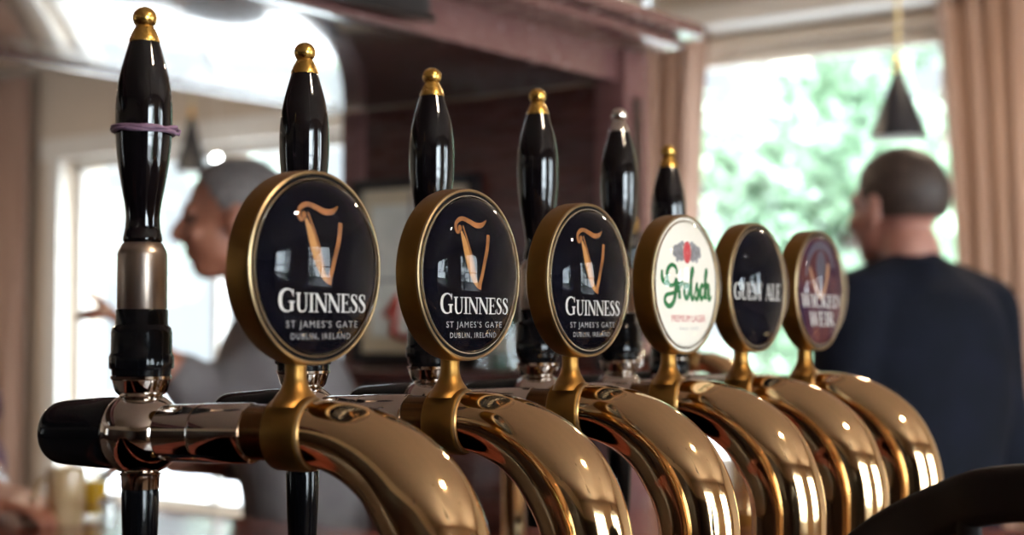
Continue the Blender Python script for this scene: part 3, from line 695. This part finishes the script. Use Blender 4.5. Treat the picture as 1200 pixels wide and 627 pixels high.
bottle(W(-1.655, 2.335, gz), .15, .026, 'amber', 'amber bottle with a pale label behind the tumblers', 'bottles on the back cabinet')
# glasses on top of the gantry shelf
tz = zg + .114
for k, (s_, r_) in enumerate(((-1.45, 2.38), (-1.46, 2.28), (-1.45, 2.18), (-1.54, 2.42))):
    tumbler(W(s_, r_, tz), .09, .034, ['clear glass at the end of the gantry shelf', 'clear glass second from the end of the gantry shelf', 'clear glass third from the end of the gantry shelf', 'clear glass behind the others at the gantry shelf end'][k], 'glasses on the gantry shelf')
bottle(W(-1.47, 2.08, tz), .2, .03, 'green_glass', 'green bottle beside the glasses on the gantry shelf', 'bottles on the gantry shelf')

# brass gallery post
gp_ = thing('brass_post', 'slim brass post on the bar seen under the arch of the second tap', 'post', W(-1.122, 1.53, COUNTER), ROT)
link('pole', lathe([(0, .014), (.21, .014), (.21, 0)], seg=32), 'brass', gp_)
link('base', lathe([(0, .026), (.005, .026), (.010, .016), (.02, .012), (.02, 0)], seg=32), 'brass', gp_)
link('ball_top', lathe([(.205 + .016 * (1 + math.sin(-PI / 2 + PI * i / 16)), .016 * math.cos(-PI / 2 + PI * i / 16)) for i in range(17)], seg=32), 'brass', gp_)

# mug, tumbler and shaker on the bar, bottom left
# ------------------------------------------------------------------ pendant lamps
def pendant(loc_sr, zbot, hgt, rad, label, lit=True, drop=None):
    s_, r_ = loc_sr
    T = thing('pendant_lamp', label, 'pendant lamp', W(s_, r_, zbot), ROT, 'black cone pendant lamps')
    sh = link('lamp_shade', lathe([(0, rad), (.004, rad), (hgt, rad * .16), (hgt + .002, 0)] , seg=48), 'shade', T)
    link('shade_lining', lathe([(-.001, rad - .001), (-.001, rad - .006), (.02, rad - .012), (hgt * .8, rad * .22), (hgt * .8, 0)], seg=48), 'shadein', sh)
    link('cap', lathe([(hgt, rad * .17), (hgt + .03, rad * .14), (hgt + .045, .006), (hgt + .05, 0)], seg=24), 'gold', T)
    link('cord', tube([(0, 0, hgt + .04), (0, 0, CEIL - zbot)], .006, 8), 'cordm', T)
    link('ceiling_rose', lathe([(CEIL - zbot - .03, .0), (CEIL - zbot - .03, .02), (CEIL - zbot - .006, .045), (CEIL - zbot, .045)], seg=24), 'gold', T)
    link('bulb', lathe([(.008 + .022 * (1 + math.sin(-PI / 2 + PI * i / 10)), .022 * math.cos(-PI / 2 + PI * i / 10)) for i in range(11)], seg=20), 'bulb' if lit else 'shadein', T)
def at(x, y, D):
    cy = -(y - 313.5) / 1770 * D; cx = (x - 600) / 1770 * D
    return Vector((cx, D * math.cos(PITCH) - cy * math.sin(PITCH), EYE + D * math.sin(PITCH) + cy * math.cos(PITCH)))
def to_sr(v): return (v.dot(SD), v.dot(RD))
def bar_at(x, y):
    d = at(x, y, 1.0) - Vector((0, 0, EYE)); return Vector((0, 0, EYE)) + d * ((COUNTER - EYE) / d.z)
mg = thing('mug', 'cream mug on the bar at the bottom left', 'mug', bar_at(77, 614), 0)
bm = lathe([(0, 0), (0, .026), (.004, .029), (.088, .031), (.091, .030), (.088, .028), (.006, .026), (.005, 0)], seg=40)
link('body', bm, 'ceramic', mg)
link('handle', tube([(-.029, 0, .075), (-.045, 0, .07), (-.052, 0, .046), (-.045, 0, .022), (-.028, 0, .018)], .0045, 12), 'ceramic', mg)
tumbler(bar_at(109, 606), .078, .026, 'small tumbler of golden drink beside the cream mug', 'drinks beside the mug', 'beer')
sk = thing('salt_shaker', 'small glass shaker with a steel cap in front of the golden drink', 'shaker', bar_at(126, 618), 0)
link('body', lathe([(0, 0), (0, .015), (.002, .017), (.035, .015), (.035, 0)], seg=24), 'glass', sk)
link('cap', lathe([(.035, .0155), (.043, .0155), (.048, .010), (.049, 0)], seg=24), 'chrome2', sk)

q = at(1053, 162, 4.2); pendant(to_sr(q), q.z, .185, .082, 'black cone pendant lamp above the man in navy at the right')
q = at(224, 203, 6.4); pendant(to_sr(q), q.z, .24, .070, 'black cone pendant lamp above the grey haired man')
for (s_, r_, lb) in ((.9, .2, 'black cone pendant lamp nearest the camera, to its right'), (1.6, 1.9, 'black cone pendant lamp over the right side tables'),
                     (.2, -1.6, 'black cone pendant lamp behind the camera'), (-2.6, -.9, 'black cone pendant lamp over the serving side'), (-3.4, .8, 'black cone pendant lamp over the left bar')):
    pendant((s_, r_), 2.02, .185, .07, lb)
q = at(254, 185, 7.0)  # glowing ball added for a bright glint; cord and socket made up
hb = thing('glint_ball', 'small glowing ball added for the bright glint at the left window head', 'glint', q - Vector((0, 0, .02)), 0)
link('bulb', lathe([(.016 * (1 + math.sin(-PI / 2 + PI * i / 10)), .016 * math.cos(-PI / 2 + PI * i / 10)) for i in range(11)], seg=20), 'coolglint', hb)
link('cord', tube([(0, 0, .03), (0, 0, CEIL - q.z + .02)], .002, 6), 'trim', hb)
link('socket', lathe([(.030, .006), (.05, .006), (.052, 0)], seg=16), 'gold', hb)
# unseen ceiling lights: one for the warm glint, others added to brighten the background
def unseen_downlight(s_, r_, power, col=(1, .80, .58)):
    T = thing('unseen_ceiling_light', 'round flush ceiling light, unseen, put in to light the room', 'ceiling light', W(s_, r_, CEIL - .05), ROT, 'unseen round ceiling lights')
    link('housing', lathe([(.05, .13), (.01, .13), (0, .12), (.008, .10), (.05, .10)], seg=40), 'trim', T)
    l = bpy.data.lights.new('unseen_ceiling_lamp', 'AREA'); l.shape = 'DISK'; l.size = .2; l.energy = power; l.color = col
    lo = bpy.data.objects.new('unseen_ceiling_lamp', l); COL.objects.link(lo); lo.parent = T; lo.location = (0, 0, -.004)
for s_, r_, pw in ((.9, .9, 20), (-3.4, 3.2, 16), (-1.2, 3.9, 12), (-6.4, 2.6, 16)):
    pw *= 1.6
    unseen_downlight(s_, r_, pw)

# ------------------------------------------------------------------ stool at the right
st = thing('bar_stool', 'dark wooden bar stool with a curved back rail at the bottom right', 'bar stool', W(0, .40), ROT)
def stool():
    pl = [at(1000, 662, .86), at(1036, 634, .85), at(1075, 612, .835), at(1112, 596, .82), at(1150, 583, .80), at(1205, 578, .78), at(1265, 582, .75), at(1330, 596, .72)]
    mi = st.matrix_basis
    inv = (Matrix.Translation(st.location) @ Matrix.Rotation(ROT, 4, 'Z')).inverted()
    pl = [inv @ Vector(p) for p in pl]
    pl = [Vector(p) for p in catmull([tuple(p) for p in pl], 5)]
    bm = bmesh.new(); rings = []
    for i, p in enumerate(pl):
        d = (pl[min(i + 1, len(pl) - 1)] - pl[max(i - 1, 0)]).normalized(); up = Vector((0, 0, 1)); up = (up - d * up.dot(d)).normalized(); v = d.cross(up)
        h_, t_ = .0150, .008; ring = []
        for k in range(16):
            a = 2 * PI * k / 16; c, s = math.cos(a), math.sin(a)
            ring.append(bm.verts.new(p + up * h_ * math.copysign(abs(s) ** .6, s) + v * t_ * math.copysign(abs(c) ** .6, c)))
        rings.append(ring)
    for a, b in zip(rings, rings[1:]):
        for i in range(16): bm.faces.new((a[i], a[(i + 1) % 16], b[(i + 1) % 16], b[i]))
    bm.faces.new(rings[0]); bm.faces.new(rings[-1])
    link('back_rail', bm, 'chairwood', st)
    c = Vector((sum(p.x for p in pl) / len(pl), sum(p.y for p in pl) / len(pl), 0))
    cx_, cy_ = c.x + .14, c.y - .16
    link('seat', lathe(smooth_prof([(.76, .17), (.765, .185), (.785, .19), (.80, .18), (.802, .10)], 3) + [(.80, 0)], (cx_, cy_, 0), seg=48), 'chairwood', st)
    for k in (2, 10, 18, 26, 33):
        p = pl[k]; a = math.atan2(p.y - cy_, p.x - cx_); b = Vector((cx_ + .16 * math.cos(a), cy_ + .16 * math.sin(a), .79))
        link('spindle', tube([b, (b + p) / 2 + Vector((0, 0, .02)), p], [.008, .009, .007], 12), 'chairwood', st)
    for sx_ in (-1, 1):
        for sy_ in (-1, 1):
            link('leg', tube([(cx_ + sx_ * .11, cy_ + sy_ * .11, .77), (cx_ + sx_ * .15, cy_ + sy_ * .15, .40), (cx_ + sx_ * .19, cy_ + sy_ * .19, 0)], [.018, .018, .014], 14), 'chairwood', st)
    link('foot_ring', lathe([(.30, .222), (.312, .228), (.324, .222), (.312, .216), (.30, .222)], (cx_, cy_, 0), seg=48), 'brass', st)
stool()

# ------------------------------------------------------------------ people
def ball(bm, c, rx, ry=None, rz=None, rot=None, seg=20):
    ry = ry or rx; rz = rz or rx
    m_ = Matrix.Translation(Vector(c)) @ (rot.to_4x4() if rot else Matrix.Identity(4)) @ Matrix.Diagonal((rx, ry, rz, 1))
    bmesh.ops.create_uvsphere(bm, u_segments=seg, v_segments=seg // 2 + 2, radius=1, matrix=m_)
def limb(bm, pts, rad, seg=16):
    pts = [Vector(p) for p in pts]
    c3 = catmull([(*p, r) for p, r in zip(pts, rad)], 5) if len(pts) > 2 else [(*p, r) for p, r in zip(pts, rad)]
    P_ = [Vector(c[:3]) for c in c3]; R_ = [c[3] for c in c3]
    add_tube(bm, P_, R_, seg); ball(bm, P_[0], R_[0], seg=12); ball(bm, P_[-1], R_[-1], seg=12)
def fuse(o, vox, sm=4):
    md = o.modifiers.new('fuse', 'REMESH'); md.mode = 'VOXEL'; md.voxel_size = vox; md.use_smooth_shade = True
    md = o.modifiers.new('soften', 'SMOOTH'); md.iterations = sm; md.factor = .5
def head_parts(bm, hc, yaw, nod=0.0):
    """head facing +y before the turn; hc = centre; built in body axes"""
    Rm = Matrix.Rotation(yaw, 3, 'Z') @ Matrix.Rotation(nod, 3, 'X')
    def p(x, y, z): return Vector(hc) + Rm @ Vector((x, y, z))
    ball(bm, p(0, -.012, .030), .076, .095, .088, Rm)          # cranium
    ball(bm, p(0, .030, -.030), .060, .062, .080, Rm)          # face
    ball(bm, p(0, .048, -.085), .036, .034, .030, Rm)          # chin
    ball(bm, p(0, .078, .020), .046, .018, .020, Rm)           # brow
    limb(bm, [p(0, .090, .008), p(0, .108, -.022), p(0, .100, -.032)], [.009, .013, .011], 12)  # nose
    for sg in (-1, 1):
        ball(bm, p(sg * .013, .093, -.032), .008, .009, .007, Rm)
        ball(bm, p(sg * .036, .070, -.026), .020, .018, .018, Rm)   # cheek
        ball(bm, p(sg * .078, -.004, -.010), .009, .019, .032, Rm)  # ear
        ball(bm, p(sg * .080, -.008, .012), .010, .016, .014, Rm)
    ball(bm, p(0, .084, -.056), .024, .012, .007, Rm); ball(bm, p(0, .082, -.067), .021, .012, .008, Rm)   # lips
    ball(bm, p(0, .010, -.070), .052, .060, .035, Rm)          # jaw
    return p, Rm
def hand(bm, wrist, d, palm_n, curl=.5, point=False, sg=1):
    """palm box of overlapping balls plus four unequal fingers and a side thumb"""
    d = Vector(d).normalized(); n_ = Vector(palm_n); n_ = (n_ - d * n_.dot(d)).normalized(); x_ = d.cross(n_) * sg
    w_ = Vector(wrist)
    for u in (-.026, -.009, .009, .026):
        limb(bm, [w_ + d * .005 + x_ * u * .6, w_ + d * .045 + x_ * u, w_ + d * .088 + x_ * u], [.014, .014, .0115], 10)
    for i, (u, l) in enumerate(((-.029, .074), (-.010, .082), (.010, .076), (.028, .060))):
        c = curl if not (point and i == 0) else .05
        b = w_ + d * .088 + x_ * u; pts = [b]; a = 0; cur = b
        for s_, k in ((.45, .6), (.32, 1.0), (.23, .8)):
            a += c * k; cur = cur + (d * math.cos(a) + n_ * math.sin(a)) * l * s_; pts.append(cur)
        limb(bm, pts, [.0100, .0090, .0084, .0070], 10)
    b = w_ + d * .022 - x_ * .026
    limb(bm, [b, b + d * .030 - x_ * .022 + n_ * .006, b + d * .058 - x_ * .026 + n_ * .016], [.013, .0105, .008], 10)

def person(label, root, facing, height, hair_m, skin_m, shirt_m, pose, shirt_label, hair_label, lean=0.0, head_yaw=0, nod=0, bald=False, width=1.0, dsh=0.0):
    """body axes: +y is forward; returns the body, one continuous mesh"""
    k = height / 1.78
    HZ = 1.655 * k
    rot = math.atan2(facing[1], facing[0]) - PI / 2
    hc = Vector((0, .03 + lean, HZ))
    bm = bmesh.new()
    hp, Rm = head_parts(bm, hc, head_yaw, nod)
    sh = 1.435 * k + dsh
    limb(bm, [(0, lean * .6, sh - .02), (0, lean * .8 - .004, sh + .06), (0, lean + .0, HZ - .07)], [.064, .057, .056])
    tw = [((0, 0, .90 * k), .165, .115), ((0, 0, 1.02 * k), .150, .105), ((0, lean * .1, 1.16 * k), .158, .108), ((0, lean * .3, 1.30 * k), .178 * width, .118), ((0, lean * .5, 1.39 * k + dsh), .168 * width, .100), ((0, lean * .58, 1.445 * k + dsh), .090, .070), ((0, lean * .6, 1.465 * k + dsh), .06, .055)]
    loft(bm, tw)
    for sg in (-1, 1):
        hip = Vector((sg * .09, 0, .90 * k)); knee = Vector((sg * .10, .015, .49 * k)); ank = Vector((sg * .10, -.01, .09 * k))
        limb(bm, [hip, (hip + knee) / 2, knee, (knee + ank) / 2 + Vector((0, -.01, .05)), ank], [.088, .078, .056, .056, .036])
        limb(bm, [ank + Vector((0, -.03, -.045)), ank + Vector((0, .06, -.055)), ank + Vector((0, .15, -.062))], [.036, .036, .026])
    arms = pose(k, sh, lean)
    for (s0, e0, w0, hd, pn, cu, pt, sg) in arms:
        s0, e0, w0 = Vector(s0), Vector(e0), Vector(w0)
        limb(bm, [s0, (s0 + e0) / 2, e0, (e0 * .55 + w0 * .45), w0], [.056, .049, .041, .041, .027])
        hand(bm, w0, hd, pn, cu, pt, sg)
    body = link('person', bm, skin_m); body.location = root; body.rotation_euler = (0, 0, rot); fuse(body, .0065, 2)
    tag(body, label, 'person')
    # shirt
    bm = bmesh.new()
    loft(bm, [((c[0], c[1], c[2]), a + .016, b + .018) for c, a, b in tw[:-2]] + [((0, lean * .58, 1.45 * k + dsh), .112, .086), ((0, lean * .62 - .006, 1.475 * k + dsh), .072, .068)])
    for (s0, e0, w0, hd, pn, cu, pt, sg) in arms:
        s0, e0, w0 = Vector(s0), Vector(e0), Vector(w0)
        end = e0 * .5 + w0 * .5
        limb(bm, [s0 + Vector((0, 0, -.004)), (s0 + e0) / 2, e0, end], [.074, .066, .057, .050])
        limb(bm, [(s0.x * .25, lean * .55, sh + .004), s0], [.060, .070])
    limb(bm, [(-.05, lean * .75 - .03, sh + .042), (0, lean * .75 - .052, sh + .048), (.05, lean * .75 - .03, sh + .042)], [.018, .020, .018], 10)
    s_ = link('shirt', bm, shirt_m, body); s_['label'] = shirt_label; fuse(s_, .012, 5)
    # trousers and shoes
    bm = bmesh.new(); loft(bm, [((0, 0, .86 * k), .172, .122), ((0, 0, .94 * k), .176, .126), ((0, 0, 1.0 * k), .166, .120)])
    for sg in (-1, 1):
        limb(bm, [(sg * .09, 0, .90 * k), (sg * .097, .01, .69 * k), (sg * .10, .015, .49 * k), (sg * .10, 0, .3 * k), (sg * .10, -.01, .10 * k)], [.100, .092, .072, .066, .060])
    tr = link('trousers', bm, 'trousers', body); fuse(tr, .014, 4)
    for sg in (-1, 1):
        bm = bmesh.new(); limb(bm, [(sg * .10, -.05, .045), (sg * .10, .05, .045), (sg * .10, .15, .034)], [.046, .047, .034])
        so = link('shoe', bm, 'shoe', body); fuse(so, .010, 3)
    # hair: a shell over the cranium
    bm = bmesh.new()
    bmesh.ops.create_uvsphere(bm, u_segments=40, v_segments=28, radius=1)
    kill = []
    for v in bm.verts:
        x, y, z = v.co
        hl = -.62 if y < .15 else (-.62 + (y - .15) * 1.6)
        if bald: hl += .0
        if z < hl or (y > .78 and z < .55): kill.append(v)
    bmesh.ops.delete(bm, geom=kill, context='VERTS')
    for v in bm.verts:
        x, y, z = v.co; nz_ = 1 + .015 * noise.noise(Vector((x * 6, y * 6, z * 6)))
        v.co = hp(x * .0825 * nz_, -.014 + y * .1015 * nz_, .030 + z * .096 * nz_)
    h_ = link('hair', bm, hair_m, body); h_['label'] = hair_label
    md = h_.modifiers.new('t', 'SOLIDIFY'); md.thickness = .010; md.offset = -1
    md = h_.modifiers.new('s', 'SUBSURF'); md.levels = 1; md.render_levels = 1
    for sg in (-1, 1):
        bm = bmesh.new(); ball(bm, hp(sg * .030, .076, .004), .0115, .0095, .0085, Rm, 14); link('eye', bm, 'eye', body)
    return body

# man with grey hair beyond the left bar, in profile, one hand raised
F1 = Vector((-.97, -.20, 0)).normalized()
hq = at(272, 258, 2.95)
root1 = Vector((hq.x, hq.y, 0)) - F1 * .15
ang1 = math.atan2(F1.y, F1.x) - PI / 2
inv1 = (Matrix.Translation(root1) @ Matrix.Rotation(ang1, 4, 'Z')).inverted()
def pose1(k, sh, lean):
    wr = inv1 @ at(183, 418, 2.72); el = inv1 @ at(248, 470, 2.78); tip = inv1 @ at(140, 374, 2.70)
    d = (tip - wr)
    return [((.165, lean * .5, sh - .04), el, wr, d, (0, .2, -1), .55, True, 1) if el.x > 0 else ((-.165, lean * .5, sh - .04), el, wr, d, (0, .2, -1), .55, True, 1),
            ((.175 if el.x < 0 else -.175, lean * .5, sh - .05), (.26 if el.x < 0 else -.26, .02, 1.17 * k), (.20 if el.x < 0 else -.20, .26, 1.17 * k), (-.2, 1, 0), (0, 0, -1), .4, False, 1)]
hgt1 = hq.z / 1.655 * 1.78
person('grey haired man in a grey shirt beyond the bar, in profile with one hand raised', root1, F1, hgt1, 'greyhair', 'skin', 'greyshirt', pose1, 'loose grey shirt', 'short grey hair', lean=.12, nod=-.05, width=1.05)

# man in navy at the right, seen from behind
F2 = Vector((-.55, .83, 0)).normalized()
hq2 = at(1050, 246, 3.0)
root2 = Vector((hq2.x, hq2.y, 0)) - F2 * .06
def pose2(k, sh, lean):
    return [((sg * .185, 0, sh - .045), (sg * .235, .00, 1.15 * k), (sg * .17, .22, 1.10 * k), (-sg * .3, 1, 0), (0, 0, -1), .5, False, sg) for sg in (-1, 1)]
person('short haired man in a navy shirt seen from behind at the right', root2, F2, hq2.z / 1.655 * 1.78, 'brownhair', 'skin2', 'navyshirt', pose2, 'dark navy shirt', 'cropped brown hair', lean=.03, head_yaw=.08, width=1.12, dsh=.072)

# person at the left edge, forearms on the bar
F3 = Vector((-.15, -.98, 0)).normalized()
root3 = W(-2.92, 1.80)
ang3 = math.atan2(F3.y, F3.x) - PI / 2
inv3 = (Matrix.Translation(root3) @ Matrix.Rotation(ang3, 4, 'Z')).inverted()
def pose3(k, sh, lean):
    wr = inv3 @ at(-8, 556, 2.58); wr.z = COUNTER + .036; el = inv3 @ at(-40, 524, 2.86); el.z = COUNTER + .085
    ow = inv3 @ at(-38, 572, 2.46); ow.z = COUNTER + .036; oe = inv3 @ at(-135, 575, 2.74); oe.z = COUNTER + .075
    hd = inv3.to_3x3() @ Vector((.75, -.65, 0)); hd2 = inv3.to_3x3() @ Vector((.9, -.2, 0))
    L_, R_ = (wr, el), (ow, oe)
    a = ((.185, lean * .5, sh - .045), L_[1], L_[0], hd, (0, 0, -1), .35, False, 1)
    b = ((-.185, lean * .5, sh - .045), R_[1], R_[0], hd2, (0, 0, -1), .35, False, 1)
    return [a, b]
person('person in a plum shirt at the left edge, forearms resting on the bar', root3, F3, 1.66, 'brownhair', 'skin', 'purpleshirt', pose3, 'plum shirt', 'brown hair', lean=.12)
wq = at(-8, 556, 2.58); wq.z = COUNTER + .037; we = at(-40, 524, 2.86); we.z = COUNTER + .085
dd_ = we - wq; wp = wq + dd_.normalized() * .02
wt = thing('wristwatch', 'silver wristwatch on the wrist at the left edge', 'watch', wp, 0)
wt.rotation_euler = (0, 0, math.atan2(dd_.y, dd_.x))
link('strap', lathe([(-.009, .0295), (-.009, .0315), (.009, .0315), (.009, .0295), (-.009, .0295)], (0, 0, 0), (1, 0, 0), 32), 'silver', wt)
link('dial', lathe([(.030, .016), (.036, .016), (.038, .013), (.038, 0)], (0, 0, 0), (0, 0, 1), 28), 'silver', wt)

# ------------------------------------------------------------------ outdoors
gr = sbox('terrace', 'paving', (-30, 5.25, -.35), (30, 26, -.25)); struct(gr, 'pale paving outside the far windows')
gr = sbox('terrace', 'paving', (3.45, -20, -.35), (30, 5.25, -.25)); struct(gr, 'pale paving outside the right windows')
gr = sbox('lawn', 'grass', (-30, 26, -.35), (30, 60, -.25)); struct(gr, 'grass far beyond the paving')
def tree(s_, r_, h, cr, label, m='leaf', n=1500, clumps=16, seed=1, lo=.35):
    rnd = random.Random(seed)
    T = thing('tree', label, 'tree', W(s_, r_, -.25), ROT, 'trees outside the windows')
    link('trunk', tube([(0, 0, 0), (.05, .02, h * .3), (0, .06, h * .6), (.08, 0, h * .85)], [.14, .11, .08, .03], 10), 'bark', T)
    bm = bmesh.new()
    cl = [(Vector((rnd.gauss(0, cr * .5), rnd.gauss(0, cr * .4), h * lo + (h * (1 - lo)) * rnd.random())), cr * rnd.uniform(.2, .42)) for _ in range(clumps)]
    for i in range(n):
        c, r = cl[i % clumps]
        p = c + Vector((rnd.gauss(0, r * .55), rnd.gauss(0, r * .55), rnd.gauss(0, r * .45)))
        a = Vector((rnd.gauss(0, 1), rnd.gauss(0, 1), rnd.gauss(0, .7))).normalized(); b = a.cross(Vector((rnd.gauss(0, 1), rnd.gauss(0, 1), rnd.gauss(0, 1)))).normalized()
        L_ = rnd.uniform(.06, .12); w2 = L_ * .45
        v = [bm.verts.new(q_) for q_ in (p - a * L_, p + b * w2, p + a * L_, p - b * w2)]
        bm.faces.new(v)
    link('crown', bm, m, T, smooth=False, recalc=False)
tree(-4.35, 9.9, 4.0, .8, 'bushy green tree outside the right window, left of the man in navy', 'leaf', 6500, 26, 3, .05)
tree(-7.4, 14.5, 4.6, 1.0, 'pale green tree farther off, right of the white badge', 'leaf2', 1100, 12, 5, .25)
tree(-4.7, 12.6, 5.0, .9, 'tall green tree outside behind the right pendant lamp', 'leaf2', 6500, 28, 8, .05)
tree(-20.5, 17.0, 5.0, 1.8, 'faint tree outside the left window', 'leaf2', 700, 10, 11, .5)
tree(7.5, .2, 4.6, 1.3, 'green tree outside the right hand side window', 'leaf', 2200, 18, 13, .1)
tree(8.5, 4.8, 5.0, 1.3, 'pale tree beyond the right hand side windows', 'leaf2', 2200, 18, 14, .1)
